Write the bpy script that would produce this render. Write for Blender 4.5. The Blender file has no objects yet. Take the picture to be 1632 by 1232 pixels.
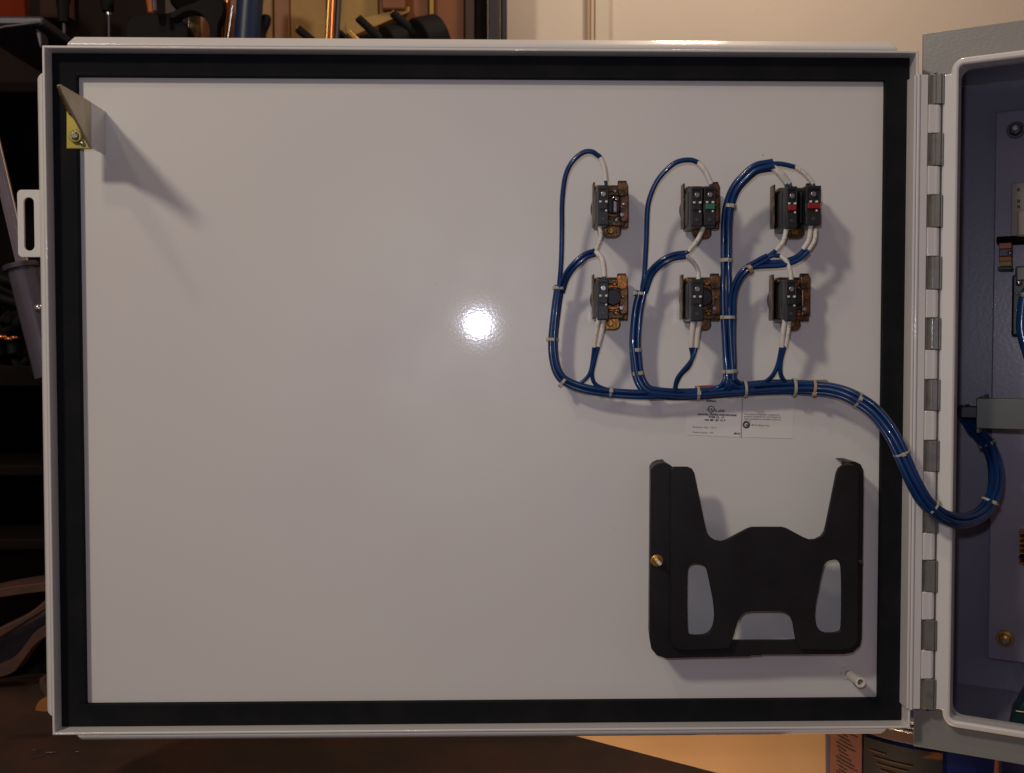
import bpy, bmesh, math, random
from mathutils import Vector, Matrix, Euler
random.seed(7)
sc = bpy.context.scene
col = sc.collection

# ------------------------------------------------------------------ camera
F_PX, CX, CY = 1650.0, 816.0, 616.0
CAM = Vector((0.00406, -0.83298, 0.03302))
CROT = Euler((math.pi/2 - 0.03355, 0.00022, -0.02131))
cam = bpy.data.cameras.new('camera')
camo = bpy.data.objects.new('camera', cam); col.objects.link(camo)
camo.location = CAM; camo.rotation_euler = CROT
cam.sensor_width = 36.0; cam.lens = 36.0*F_PX/1632.0
cam.clip_start = 0.01; cam.clip_end = 50
cam.dof.use_dof = True; cam.dof.focus_distance = 0.835; cam.dof.aperture_fstop = 10
sc.camera = camo
RM = CROT.to_matrix()

# ------------------------------------------------------------------ world and lamps
w = bpy.data.worlds.new('World'); sc.world = w; w.use_nodes = True
w.node_tree.nodes['Background'].inputs[0].default_value = (1.0, 0.66, 0.66, 1)
w.node_tree.nodes['Background'].inputs[1].default_value = 0.115
sc.view_settings.view_transform = 'Standard'; sc.view_settings.look = 'None'
sc.view_settings.exposure = 0; sc.view_settings.gamma = 1

def lamp(name, loc, aim, power, colr, size, shape='DISK'):
    l = bpy.data.lights.new(name, 'AREA'); l.energy = power; l.color = colr; l.shape = shape; l.size = size
    o = bpy.data.objects.new(name, l); col.objects.link(o); o.location = loc
    o.rotation_euler = (Vector(aim)-Vector(loc)).to_track_quat('-Z', 'Y').to_euler()
    return o

def at_y(u, v, y):
    """world point where the ray of photo pixel (u, v) meets the plane at depth y"""
    d = RM @ Vector(((u-CX)/F_PX, -(v-CY)/F_PX, -1))
    return CAM + d*((y-CAM.y)/d.y)
def P(u, v, h=0.0):
    return at_y(u, v, -h)
def at_z(u, v, z):
    d = RM @ Vector(((u-CX)/F_PX, -(v-CY)/F_PX, -1))
    return CAM + d*((z-CAM.z)/d.z)

hp = P(762, 517, 0)
flash_at = Vector((2*hp.x-CAM.x, CAM.y, 2*hp.z-CAM.z))
lamp('camera_flash_lamp', flash_at, (flash_at.x+0.05, 0, flash_at.z-0.03), 1.0, (0.82, 0.83, 1.0), 0.020)
lamp('workshop_lamp', (-1.26, -1.68, 1.38), (0.0, 0, -0.05), 16.8, (1.0, 0.885, 0.725), 0.24)
lamp('ceiling_lamp', (-1.25, -1.6, 2.3), (0, 0, 0), 6.0, (1.0, 0.82, 0.64), 0.22)
lamp('wall_lamp', (0.30, 0.24, 1.00), (0.25, 0.65, 0.0), 3.0, (1.0, 0.76, 0.56), 0.10)

lamp('low_fill_lamp', (0.16, 0.14, -0.85), (0.20, 0.45, -0.40), 2.6, (1.0, 0.66, 0.38), 0.08)  # unseen warm lamp, added to brighten the panel under the door

# ------------------------------------------------------------------ materials
def mat(name, c, rough=0.5, metal=0.0, coat=0.0, coat_rough=0.05, noise=None, bump=None, spec=0.5, sss=0, trans=0):
    """noise = (second colour, scale, lo, hi, stretch)   bump = (scale, strength, distance)"""
    m = bpy.data.materials.new(name); m.use_nodes = True
    nt = m.node_tree; b = nt.nodes['Principled BSDF']
    b.inputs['Base Color'].default_value = (*c, 1); b.inputs['Roughness'].default_value = rough
    b.inputs['Metallic'].default_value = metal; b.inputs['Coat Weight'].default_value = coat
    b.inputs['Coat Roughness'].default_value = coat_rough
    b.inputs['Specular IOR Level'].default_value = spec
    if trans: b.inputs['Transmission Weight'].default_value = trans
    tc = nt.nodes.new('ShaderNodeTexCoord')
    if noise:
        c2, s, lo, hi, st = noise
        mp = nt.nodes.new('ShaderNodeMapping'); mp.inputs['Scale'].default_value = st
        nt.links.new(tc.outputs['Object'], mp.inputs[0])
        n = nt.nodes.new('ShaderNodeTexNoise'); n.inputs['Scale'].default_value = s; n.inputs['Detail'].default_value = 6
        nt.links.new(mp.outputs[0], n.inputs['Vector'])
        r = nt.nodes.new('ShaderNodeValToRGB'); r.color_ramp.elements[0].position = lo; r.color_ramp.elements[1].position = hi
        r.color_ramp.elements[0].color = (*c, 1); r.color_ramp.elements[1].color = (*c2, 1)
        nt.links.new(n.outputs['Fac'], r.inputs[0]); nt.links.new(r.outputs[0], b.inputs['Base Color'])
    if bump:
        s, st, di = bump
        n = nt.nodes.new('ShaderNodeTexNoise'); n.inputs['Scale'].default_value = s; n.inputs['Detail'].default_value = 3
        nt.links.new(tc.outputs['Object'], n.inputs['Vector'])
        bp = nt.nodes.new('ShaderNodeBump'); bp.inputs['Strength'].default_value = st; bp.inputs['Distance'].default_value = di
        nt.links.new(n.outputs['Fac'], bp.inputs['Height']); nt.links.new(bp.outputs[0], b.inputs['Normal'])
        if coat: nt.links.new(bp.outputs[0], b.inputs['Coat Normal'])
    return m
def gloss_variation(m, scale, lo, hi, clo, chi):
    nt = m.node_tree; b = nt.nodes['Principled BSDF']; tc = nt.nodes.new('ShaderNodeTexCoord')
    n = nt.nodes.new('ShaderNodeTexNoise'); n.inputs['Scale'].default_value = scale; n.inputs['Detail'].default_value = 5
    nt.links.new(tc.outputs['Object'], n.inputs['Vector'])
    for nm, a, c in (('Roughness', lo, hi), ('Coat Roughness', clo, chi)):
        r = nt.nodes.new('ShaderNodeMapRange'); r.inputs[1].default_value = .3; r.inputs[2].default_value = .7; r.inputs[3].default_value = a; r.inputs[4].default_value = c
        nt.links.new(n.outputs['Fac'], r.inputs[0]); nt.links.new(r.outputs[0], b.inputs[nm])
ONE = (1, 1, 1)
M = {}
M['white'] = mat('white_enamel', (0.74, 0.73, 0.68), 0.40, coat=0.55, coat_rough=0.06, bump=(420, 0.07, 0.0003),
                 noise=((0.70, 0.68, 0.66), 7, 0.35, 0.7, ONE))
gloss_variation(M['white'], 14, .36, .50, .05, .09)
M['grey'] = mat('grey_enamel', (0.24, 0.24, 0.225), 0.35, coat=0.4, coat_rough=0.1, bump=(420, 0.25, 0.0004))
M['hinge'] = mat('hinge_grey_enamel', (0.15, 0.15, 0.135), 0.35, coat=0.4, coat_rough=0.1, bump=(420, 0.25, 0.0004), noise=((0.10, 0.095, 0.085), 90, 0.5, 0.75, ONE))
M['inner'] = mat('inside_grey_enamel', (0.20, 0.19, 0.255), 0.35, coat=0.3, coat_rough=0.1, bump=(300, 0.25, 0.0004))
M['panel'] = mat('backplate_enamel', (0.25, 0.225, 0.29), 0.35, coat=0.3, coat_rough=0.12, bump=(300, 0.2, 0.0004))
M['gasket'] = mat('black_foam', (0.006, 0.007, 0.009), 0.85, noise=((0.012, 0.011, 0.012), 35, 0.45, 0.8, ONE), bump=(900, 0.5, 0.0006), spec=0.2)
M['dark'] = mat('black_plastic', (0.012, 0.012, 0.013), 0.45, bump=(1500, 0.2, 0.0003))
M['block'] = mat('contact_block_plastic', (0.015, 0.017, 0.017), 0.4, bump=(800, 0.2, 0.0003))
M['pocket'] = mat('pocket_plastic', (0.010, 0.009, 0.010), 0.5, noise=((0.016, 0.014, 0.015), 18, 0.4, 0.75, ONE), bump=(1300, 0.35, 0.0003), spec=0.3)
M['wire'] = mat('blue_insulation', (0.005, 0.042, 0.155), 0.28, noise=((0.003, 0.026, 0.105), 60, 0.4, 0.7, ONE), coat=0.3)
M['sleeve'] = mat('white_sleeve', (0.72, 0.68, 0.60), 0.45, noise=((0.50, 0.46, 0.40), 300, 0.55, 0.75, ONE))
M['ink'] = mat('black_print', (0.05, 0.05, 0.05), 0.6)
M['tie'] = mat('natural_nylon', (0.42, 0.40, 0.31), 0.4)
M['tie_tan'] = mat('aged_nylon', (0.50, 0.34, 0.17), 0.4)
M['cast'] = mat('brown_chromate_casting', (0.24, 0.115, 0.05), 0.35, metal=0.7, noise=((0.05, 0.045, 0.025), 170, 0.38, 0.6, ONE), bump=(500, 0.5, 0.0005))
M['cast2'] = mat('copper_red_chromate', (0.50, 0.14, 0.03), 0.35, metal=0.7, noise=((0.24, 0.15, 0.03), 220, 0.4, 0.6, ONE), bump=(500, 0.5, 0.0005))
M['chrom'] = mat('yellow_zinc', (0.50, 0.40, 0.08), 0.35, metal=0.7, noise=((0.36, 0.36, 0.12), 60, 0.35, 0.65, ONE), bump=(900, 0.3, 0.0003))
M['chrom_pale'] = mat('pale_zinc', (0.50, 0.44, 0.34), 0.45, metal=0.5, noise=((0.36, 0.30, 0.17), 40, 0.3, 0.7, ONE), bump=(700, 0.3, 0.0003))
M['steel'] = mat('bright_steel', (0.60, 0.60, 0.62), 0.25, metal=1.0, bump=(600, 0.2, 0.0003))
M['brass'] = mat('brass', (0.52, 0.32, 0.10), 0.3, metal=0.9)
M['red'] = mat('red_plastic', (0.30, 0.012, 0.015), 0.4)
M['green'] = mat('green_plastic', (0.02, 0.17, 0.08), 0.4)
M['orange'] = mat('orange_plastic', (0.45, 0.12, 0.02), 0.45)
M['yellow'] = mat('yellow_plastic', (0.35, 0.25, 0.03), 0.45)
M['tan'] = mat('tan_tape', (0.30, 0.22, 0.13), 0.6)
M['redtape'] = mat('red_tape', (0.50, 0.09, 0.05), 0.5)
M['paper'] = mat('clear_label_film', (0.78, 0.765, 0.71), 0.42, coat=.55, coat_rough=.12)
M['edge'] = mat('film_edge', (0.42, 0.38, 0.36), 0.5)
M['beige'] = mat('beige_plastic', (0.28, 0.24, 0.20), 0.5)
M['bracket'] = mat('olive_steel', (0.085, 0.09, 0.075), 0.4, metal=0.3)
M['wall'] = mat('painted_wall', (0.68, 0.60, 0.50), 0.8, noise=((0.60, 0.54, 0.46), 2.5, 0.35, 0.7, ONE), bump=(120, 0.15, 0.002))
M['trim'] = mat('wall_batten', (0.60, 0.50, 0.38), 0.7, noise=((0.50, 0.38, 0.26), 12, 0.4, 0.7, (1, 1, 0.1)))
M['warm_panel'] = mat('warm_lit_tan', (0.62, 0.41, 0.23), 0.75, noise=((0.52, 0.33, 0.17), 6, 0.3, 0.7, (1, 1, 0.3)), bump=(90, 0.2, 0.001))
M['wood'] = mat('varnished_wood', (0.24, 0.082, 0.016), 0.5, noise=((0.14, 0.042, 0.009), 9, 0.3, 0.7, (3, 3, 0.35)), bump=(80, 0.3, 0.001))
M['wood2'] = mat('yellowed_wood', (0.38, 0.235, 0.050), 0.55, noise=((0.24, 0.115, 0.022), 8, 0.3, 0.7, (2, 2, 0.6)), bump=(80, 0.3, 0.001))
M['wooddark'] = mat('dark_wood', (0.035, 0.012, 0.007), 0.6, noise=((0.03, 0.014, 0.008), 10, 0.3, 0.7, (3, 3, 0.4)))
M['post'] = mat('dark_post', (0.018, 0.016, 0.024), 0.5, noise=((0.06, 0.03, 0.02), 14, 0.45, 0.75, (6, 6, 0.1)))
M['bench'] = mat('worn_bench_top', (0.022, 0.011, 0.006), 0.7, noise=((0.065, 0.022, 0.010), 9, 0.42, 0.72, ONE), bump=(60, 0.4, 0.002))
M['black'] = mat('blackened_steel', (0.004, 0.004, 0.004), 0.7, spec=0.2)
M['shade_dark'] = mat('shaded_shelf', (0.005, 0.0035, 0.003), 0.9, spec=0.1, noise=((0.010, 0.006, 0.004), 15, 0.4, 0.7, ONE))  # near-black colour carries the shade over the left shelves
gloss_variation(M['pocket'], 40, .38, .62, .1, .1)
M['greysteel'] = mat('dull_steel', (0.075, 0.068, 0.085), 0.45, metal=0.6)
M['pipe'] = mat('galvanised_pipe', (0.085, 0.078, 0.11), 0.42, metal=0.35, noise=((0.09, 0.07, 0.08), 30, 0.4, 0.7, ONE))
M['chrome'] = mat('chrome', (0.60, 0.62, 0.68), 0.14, metal=1.0)
M['bluepaint'] = mat('blue_handle', (0.008, 0.022, 0.06), 0.4)
M['olive'] = mat('olive_tube', (0.22, 0.15, 0.05), 0.4, metal=0.3)
M['copper'] = mat('copper_rod', (0.60, 0.22, 0.08), 0.3, metal=0.9)
M['redbox'] = mat('red_orange_box', (0.34, 0.045, 0.012), 0.55)
M['leather'] = mat('brown_leather', (0.085, 0.035, 0.02), 0.65, noise=((0.05, 0.025, 0.02), 25, 0.4, 0.7, ONE), bump=(60, 0.5, 0.002))
M['slate'] = mat('slate_cloth', (0.055, 0.042, 0.05), 0.8, noise=((0.03, 0.022, 0.025), 30, 0.4, 0.7, ONE))
M['ochre'] = mat('ochre_offcut', (0.30, 0.11, 0.025), 0.7)
M['bucketblue'] = mat('blue_bucket', (0.006, 0.018, 0.16), 0.4)
M['bucketlabel'] = mat('printed_bucket_label', (0.014, 0.012, 0.016), 0.5, noise=((0.22, 0.08, 0.015), 22, 0.60, 0.70, (1, 1, 4)))
M['pinklabel'] = mat('pink_label', (0.17, 0.07, 0.06), 0.5)
M['pinkpipe'] = mat('pink_handle', (0.16, 0.06, 0.05), 0.5)
M['dim_print'] = mat('dim_orange_print', (0.13, 0.06, 0.012), 0.6)
M['floor'] = mat('dark_floor', (0.03, 0.02, 0.015), 0.8)

# ------------------------------------------------------------------ mesh helpers
def catmull(pts, n=8):
    pts = [Vector(p) for p in pts]
    q = [pts[0]*2-pts[1]] + pts + [pts[-1]*2-pts[-2]]
    out = []
    for i in range(1, len(q)-2):
        a, b, c, d = q[i-1:i+3]
        for k in range(n):
            t = k/n
            out.append(0.5*((2*b)+(c-a)*t+(2*a-5*b+4*c-d)*t*t+(3*b-a-3*c+d)*t**3))
    out.append(pts[-1]); return out

def frames(path):
    T = []
    for i in range(len(path)):
        a = path[max(i-1, 0)]; b = path[min(i+1, len(path)-1)]
        T.append((b-a).normalized())
    n = Vector((0, -1, 0)); n = (n-T[0]*n.dot(T[0])).normalized(); N = []
    for t in T:
        n = (n-t*n.dot(t)).normalized(); N.append(n.copy())
    return T, N

class MB:
    def __init__(s): s.bm = bmesh.new(); s.smooth = False; s.bev = 0
    def box(s, a, b, mtx=None, bev=0):
        """axis aligned box between corners a and b, optional matrix"""
        a = Vector(a); b = Vector(b)
        r = bmesh.ops.create_cube(s.bm, size=1)
        vs = r['verts']
        for v in vs:
            v.co = Vector([(a[i]+b[i])/2 + v.co[i]*abs(b[i]-a[i]) for i in range(3)])
        if bev:
            es = list({e for v in vs for e in v.link_edges})
            rr = bmesh.ops.bevel(s.bm, geom=es, offset=bev, segments=2, profile=0.5, affect='EDGES')
            vs = list({v for f in rr['faces'] for v in f.verts} | {v for v in vs if v.is_valid})
            seen = set(); st = list(vs)
            while st:
                v = st.pop()
                if v in seen: continue
                seen.add(v); st.extend(e.other_vert(v) for e in v.link_edges)
            vs = list(seen)
        if mtx is not None:
            for v in vs: v.co = mtx @ v.co
        return s
    def cyl(s, a, b, r, r2=None, n=20):
        a = Vector(a); b = Vector(b); r2 = r if r2 is None else r2
        q = (b-a).to_track_quat('Z', 'Y').to_matrix().to_4x4(); q.translation = (a+b)/2
        bmesh.ops.create_cone(s.bm, cap_ends=True, segments=n, radius1=r, radius2=r2, depth=(b-a).length, matrix=q)
        return s
    def ball(s, c, r, sc3=(1, 1, 1)):
        m = Matrix.Translation(c) @ Matrix.Diagonal((*sc3, 1))
        bmesh.ops.create_uvsphere(s.bm, u_segments=16, v_segments=10, radius=r, matrix=m); return s
    def ring(s, c, axis, ro, ri, h, n=28):
        """flat annulus of height h along axis"""
        ax = Vector(axis).normalized(); q = ax.to_track_quat('Z', 'Y').to_matrix(); c = Vector(c)
        L = []
        for (r, z) in ((ri, 0), (ro, 0), (ro, h), (ri, h)):
            L.append([s.bm.verts.new(c+q@Vector((r*math.cos(2*math.pi*k/n), r*math.sin(2*math.pi*k/n), z))) for k in range(n)])
        for i in range(4):
            A = L[i]; B = L[(i+1) % 4]
            for k in range(n): s.bm.faces.new((A[k], A[(k+1) % n], B[(k+1) % n], B[k]))
        return s
    def tube(s, path, r, n=10, cap=True):
        T, N = frames(path); rings = []
        for i, p in enumerate(path):
            rr = r(i/(len(path)-1)) if callable(r) else r
            b = T[i].cross(N[i])
            rings.append([s.bm.verts.new(p+(N[i]*math.cos(2*math.pi*k/n)+b*math.sin(2*math.pi*k/n))*rr) for k in range(n)])
        for A, B in zip(rings, rings[1:]):
            for k in range(n): s.bm.faces.new((A[k], A[(k+1) % n], B[(k+1) % n], B[k]))
        if cap:
            s.bm.faces.new(rings[0][::-1]); s.bm.faces.new(rings[-1])
        s.smooth = True
        return s
    def prism(s, front, back):
        """closed solid between two matching polygons"""
        A = [s.bm.verts.new(p) for p in front]; B = [s.bm.verts.new(p) for p in back]; n = len(A)
        s.bm.faces.new(A); s.bm.faces.new(B[::-1])
        for k in range(n): s.bm.faces.new((A[k], B[k], B[(k+1) % n], A[(k+1) % n]))
        return s
    def build(s, name, m, parent=None, bevel=0, flat=False, smooth=None, seg=2):
        bmesh.ops.recalc_face_normals(s.bm, faces=s.bm.faces)
        me = bpy.data.meshes.new(name)
        org = Vector((0, 0, 0)); p = parent
        while p: org += p.location; p = p.parent
        for v in s.bm.verts: v.co -= org
        if smooth is None: smooth = s.smooth
        for f in s.bm.faces: f.smooth = smooth or bevel > 0
        s.bm.to_mesh(me); s.bm.free()
        if smooth or bevel: me.set_sharp_from_angle(angle=math.radians(50))
        me.materials.append(m)
        o = bpy.data.objects.new(name, me); col.objects.link(o); o.parent = parent
        if bevel:
            b = o.modifiers.new('bevel', 'BEVEL'); b.width = bevel; b.segments = seg; b.limit_method = 'ANGLE'; b.angle_limit = math.radians(40)
            b.harden_normals = False
        o.modifiers.new('weighted', 'WEIGHTED_NORMAL').keep_sharp = True
        return o

def tag(o, label=None, cat=None, group=None, kind=None):
    if label: o['label'] = label
    if cat: o['category'] = cat
    if group: o['group'] = group
    if kind: o['kind'] = kind
    return o
def thing(name, loc, label, cat, group=None):
    o = bpy.data.objects.new(name, None); col.objects.link(o); o.location = loc; o.empty_display_size = 0.02
    return tag(o, label, cat, group)

def sheet(outline, holes, to3d, t3d, name, m, parent, bevel=0):
    """plate with holes: a filled 2-D curve outline mapped to points; to3d(u,v) gives front, t3d gives back"""
    cu = bmesh.new()
    loops = [outline]+holes
    edges = []
    for lp in loops:
        vs = [cu.verts.new((x, y, 0)) for x, y in lp]
        for i in range(len(vs)): edges.append(cu.edges.new((vs[i], vs[(i+1) % len(vs)])))
    bmesh.ops.triangle_fill(cu, edges=edges, use_beauty=True, use_dissolve=False)
    cu.verts.index_update()
    verts2 = [(v.co.x, v.co.y) for v in cu.verts]
    faces = [[v.index for v in f.verts] for f in cu.faces]
    cu.free()
    mb = MB(); A = [mb.bm.verts.new(to3d(*p)) for p in verts2]; B = [mb.bm.verts.new(t3d(*p)) for p in verts2]
    for f in faces:
        mb.bm.faces.new([A[i] for i in f]); mb.bm.faces.new([B[i] for i in reversed(f)])
    k = 0
    for lp in loops:
        n = len(lp)
        for i in range(n):
            a, b = k+i, k+(i+1) % n
            mb.bm.faces.new((A[a], A[b], B[b], B[a]))
        k += n
    return mb.build(name, m, parent, bevel=bevel)

def smooth_loop(pts, n=4):
    """rounded closed outline by corner cutting"""
    for _ in range(n):
        q = []
        for i in range(len(pts)):
            a = pts[i]; b = pts[(i+1) % len(pts)]
            q.append((a[0]*.75+b[0]*.25, a[1]*.75+b[1]*.25)); q.append((a[0]*.25+b[0]*.75, a[1]*.25+b[1]*.75))
        pts = q
    return pts

# ------------------------------------------------------------------ the room behind
WALL_Y = 0.65
mb = MB(); mb.box((-2.2, WALL_Y, -1.4), (2.2, WALL_Y+0.05, 1.8)); tag(mb.build('wall', M['wall']), kind='structure')
mb = MB(); mb.box((-2.2, -2.5, -1.45), (2.2, WALL_Y-0.002, -1.4)); tag(mb.build('floor', M['floor']), kind='structure')

a = at_y(935, 0, WALL_Y-0.012)
bt = thing('wall_batten', (a.x, WALL_Y, 0.3), 'upright wooden batten strip on the beige wall behind the door', 'batten')
MB().box((a.x, WALL_Y-0.012, -0.3), (at_y(941, 0, WALL_Y-.012).x, WALL_Y-0.001, 1.2)).build('edge_strip', mat('batten_edge', (0.42, 0.30, 0.19), .7), bt, bevel=0.001)
MB().box((at_y(942, 0, WALL_Y-.012).x, WALL_Y-0.010, -0.3), (at_y(947.5, 0, WALL_Y-.012).x, WALL_Y-0.001, 1.2)).build('middle_strip', M['trim'], bt, bevel=0.001)
MB().box((at_y(949, 0, WALL_Y-.012).x, WALL_Y-0.010, -0.3), (at_y(972, 0, WALL_Y-.012).x, WALL_Y-0.001, 1.2)).build('face_strip', mat('batten_face', (0.60, 0.55, 0.44), .75), bt, bevel=0.001)

# wooden tool cabinet back: individual boards
cab = thing('tool_cabinet', at_y(600, 300, 0.6), 'open wooden tool cabinet back of uneven orange brown boards against the wall', 'cabinet')
ztop = 0.95; zbot = -0.55; y0 = 0.585
bl = [(798, 808, 'post', .012), (778, 797, 'post', .02), (757, 777, 'shade_dark', .008), (741, 756, 'wooddark', .016), (692, 740, 'wood', .004), (684, 691, 'wood2', .014),
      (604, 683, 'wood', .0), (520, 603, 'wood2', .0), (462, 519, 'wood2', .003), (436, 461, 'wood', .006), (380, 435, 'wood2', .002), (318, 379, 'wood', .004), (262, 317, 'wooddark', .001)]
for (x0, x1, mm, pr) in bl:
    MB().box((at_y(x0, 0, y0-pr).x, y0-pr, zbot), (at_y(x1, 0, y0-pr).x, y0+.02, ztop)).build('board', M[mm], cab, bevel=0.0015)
MB().box((at_y(-60, 0, y0).x, y0+.006, zbot), (at_y(261, 0, y0).x, y0+.03, ztop)).build('back_board', mat('shaded_board', (0.012, 0.005, 0.003), .8, spec=.2), cab, bevel=0.001)  # shade on this board is put into its near-black colour
a = at_y(572, 24, y0-.012); b = at_y(650, 12, y0-.012)
MB().prism([at_y(552, 36, y0-.014), at_y(653, 10, y0-.014), at_y(653, 19, y0-.014), at_y(552, 62, y0-.014)],
           [at_y(552, 36, y0-.002), at_y(653, 10, y0-.002), at_y(653, 19, y0-.002), at_y(552, 62, y0-.002)]).build('brace', M['wood2'], cab, bevel=.001)
MB().box(at_y(608, 14, y0-.02), at_y(648, -40, y0-.003)).build('block', M['wood'], cab, bevel=.002)
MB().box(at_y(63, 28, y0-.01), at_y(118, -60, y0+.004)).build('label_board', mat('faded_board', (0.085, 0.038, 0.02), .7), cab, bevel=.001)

def tool(name, label, cat, parts, group=None):
    """parts: (part name, material, [(u,v),...], depth, radius)"""
    p0 = at_y(*parts[0][2][0], parts[0][3])
    t = thing(name, p0, label, cat, group)
    for (pn, mm, pts, y, r) in parts:
        path = [at_y(u, v, y) for u, v in pts]
        if len(path) > 2: path = catmull(path, 6)
        mb = MB(); mb.tube(path, r, n=14); mb.build(pn, M[mm], t, smooth=True)
    return t
def taper(pairs):
    def f(t):
        for (t0, r0), (t1, r1) in zip(pairs, pairs[1:]):
            if t <= t1: return r0+(r1-r0)*(t-t0)/(t1-t0)
        return pairs[-1][1]
    return f
Y = 0.50
tool('screwdriver', 'screwdriver with fat black handle and thin shaft at the far upper left', 'screwdriver',
     [('handle', 'black', [(100, -40), (101, 36)], Y, taper([(0, .012), (.6, .013), (.9, .011), (1, .006)])), ('shaft', 'greysteel', [(102, 36), (104, 130)], Y, .0022)])
tool('screwdriver', 'screwdriver with black handle and bright ferrule left of the orange handle', 'screwdriver',
     [('handle', 'black', [(166, -40), (172, 18)], Y, taper([(0, .013), (.8, .013), (1, .007)])), ('ferrule', 'steel', [(172, 17), (174, 24)], Y, .003), ('shaft', 'greysteel', [(174, 24), (175, 120)], Y, .002)])
tool('chisel', 'tool with rounded orange handle hanging at the top left of the cabinet', 'chisel',
     [('handle', 'orange', [(240, -40), (241, 20)], Y-.02, taper([(0, .010), (.8, .0105), (.93, .009), (1, .004)])), ('tang', 'greysteel', [(244, -30), (247, 18)], Y-.03, .003)])
# cordless-drill-like dark clamp: body and jaw
t = thing('hand_tool', at_y(280, 30, Y), 'bulky black hand tool with curved jaw hanging in front of the wooden cabinet', 'hand tool')
def flat(name, mm, px, y, th, parent, rnd=2, bevel=.0015):
    px = smooth_loop(px, rnd)
    mb = MB(); mb.prism([at_y(u, v, y) for u, v in px], [at_y(u, v, y)+Vector((0, th, 0)) for u, v in px]); return mb.build(name, M[mm], parent, bevel=bevel)
flat('body', 'black', [(198, 140), (198, 30), (222, 22), (262, 22), (275, 18), (282, 22), (300, 44), (300, 52), (288, 140)], Y, .03, t)
flat('jaw', 'black', [(266, 26), (284, 12), (318, 2), (345, -20), (358, 6), (353, 30), (346, 36), (345, 140), (332, 140), (336, 46), (328, 30), (316, 18), (296, 16), (276, 30)], Y-.01, .02, t)
flat('grip', 'shade_dark', [(262, -40), (352, -40), (345, 4), (300, 10), (272, 16)], Y+.005, .02, t)
tool('steel_tube', 'upright olive tube standing right of the bulky black hand tool', 'tube', [('barrel', 'olive', [(306, 14), (306, 130)], Y+.04, .0095), ('seam', 'steel', [(301, 14), (301, 130)], Y+.030, .0012)])
tool('copper_rod', 'shiny copper rod leaning just left of the blue handle', 'rod', [('rod', 'copper', [(366, -30), (352, 140)], Y+.01, .0035), ('wire_rod', 'steel', [(371, 10), (352, 140)], Y-.004, .0014)])
tool('blue_handle', 'thick dark blue tool handle leaning against the cabinet', 'handle', [('handle', 'bluepaint', [(402, -50), (388, 140)], Y-.01, .0165), ('sheath', 'black', [(386, 30), (379, 140)], Y+.0, .008)])
t = tool('pliers', 'black pliers with rounded handle tip beside the blue handle', 'pliers',
     [('handle', 'black', [(425, 24), (423, 36), (415, 52), (414, 70), (412, 130)], Y, taper([(0, .004), (.06, .006), (.4, .0068), (1, .009)])), ('second_handle', 'black', [(406, 34), (412, 52), (411, 100)], Y+.006, .007)])
for i, (n_, mm, u0, u1, r) in enumerate([('brass_rod', 'brass', 527, 517, .0030), ('copper_rod', 'copper', 534, 525, .0040), ('steel_rod', 'greysteel', 543, 532, .0028)]):
    tool(n_, ['thin bright brass rod, left of the three leaning rods', 'middle reddish copper rod of the three leaning rods', 'thin grey steel rod, right of the three leaning rods'][i], 'rod',
         [('rod', mm, [(u0, -40), (u1, 150)], Y-.02-i*.002, r)], group='rods leaning on the cabinet')
def spade(u0, v0, u1, v1, disk, label):
    t = tool('clamp_screw', label, 'clamp screw', [('spindle', 'black', [(u0, v0), (u1, v1)], Y-.01, .0052), ('tip', 'copper', [(u0-1, v0-1), (u0+1, v0+1)], Y-.011, .0040)], group='dark screws standing behind the door')
    if disk:
        du, dv, r = disk; c = at_y(du, dv, Y)
        mb = MB(); mb.cyl(c, c+Vector((.026, .012, .012)), r, r*.92, 24); mb.build('knob', M['black'], t, bevel=.002)
        mb = MB(); mb.cyl(c+Vector((-.004, -.003, -.004)), c, r*.55, r*.6, 20); mb.build('collar', M['shade_dark'], t, bevel=.001)
spade(475, 46, 520, 84, None, 'leftmost dark screw spindle, left of the brass rod')
spade(536, 50, 580, 88, (560, 84, .018), 'low dark screw spindle just right of the leaning rods')
spade(571, 29, 620, 74, (618, 74, .026), 'long dark screw spindle between the leaning rods and the round knob')
spade(626, 21, 672, 62, (668, 72, .034), 'rightmost dark screw spindle with big round knob')
t = tool('bolt', 'small bolt with pale tapered end among the dark screw spindles', 'bolt', [('shank', 'brass', [(556, 52), (572, 68)], Y-.03, .0045)])

# upper left
mb = MB(); mb.box(at_y(-60, 22.5, .42), at_y(47, -60, .52)); tag(mb.build('storage_box', M['redbox'], bevel=.002), 'red orange box on the shelf at the upper left corner', 'box')
sh = thing('metal_shelf', at_y(0, 34, .4), 'narrow dull steel shelf with hanging bracket under the red box', 'shelf')
MB().box(at_y(-60, 40, .38), at_y(68, 25, .38)+Vector((0, .2, 0))).build('shelf_board', M['greysteel'], sh, bevel=.003)
flat('bracket', 'greysteel', [(56, 44), (64, 50), (66, 64), (66, 74), (64, 78), (60, 64)], .38, .02, sh, 1)
MB().tube(catmull([at_y(-40, 60, .37), at_y(0, 45, .37), at_y(25, 41, .37), at_y(62, 36, .37)], 6), .002).build('hanging_wire', M['greysteel'], sh, smooth=True)
flat('hook', 'shade_dark', [(70, 60), (95, 62), (103, 76), (96, 82), (80, 72), (70, 72)], .5, .01, sh, 1)

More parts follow.
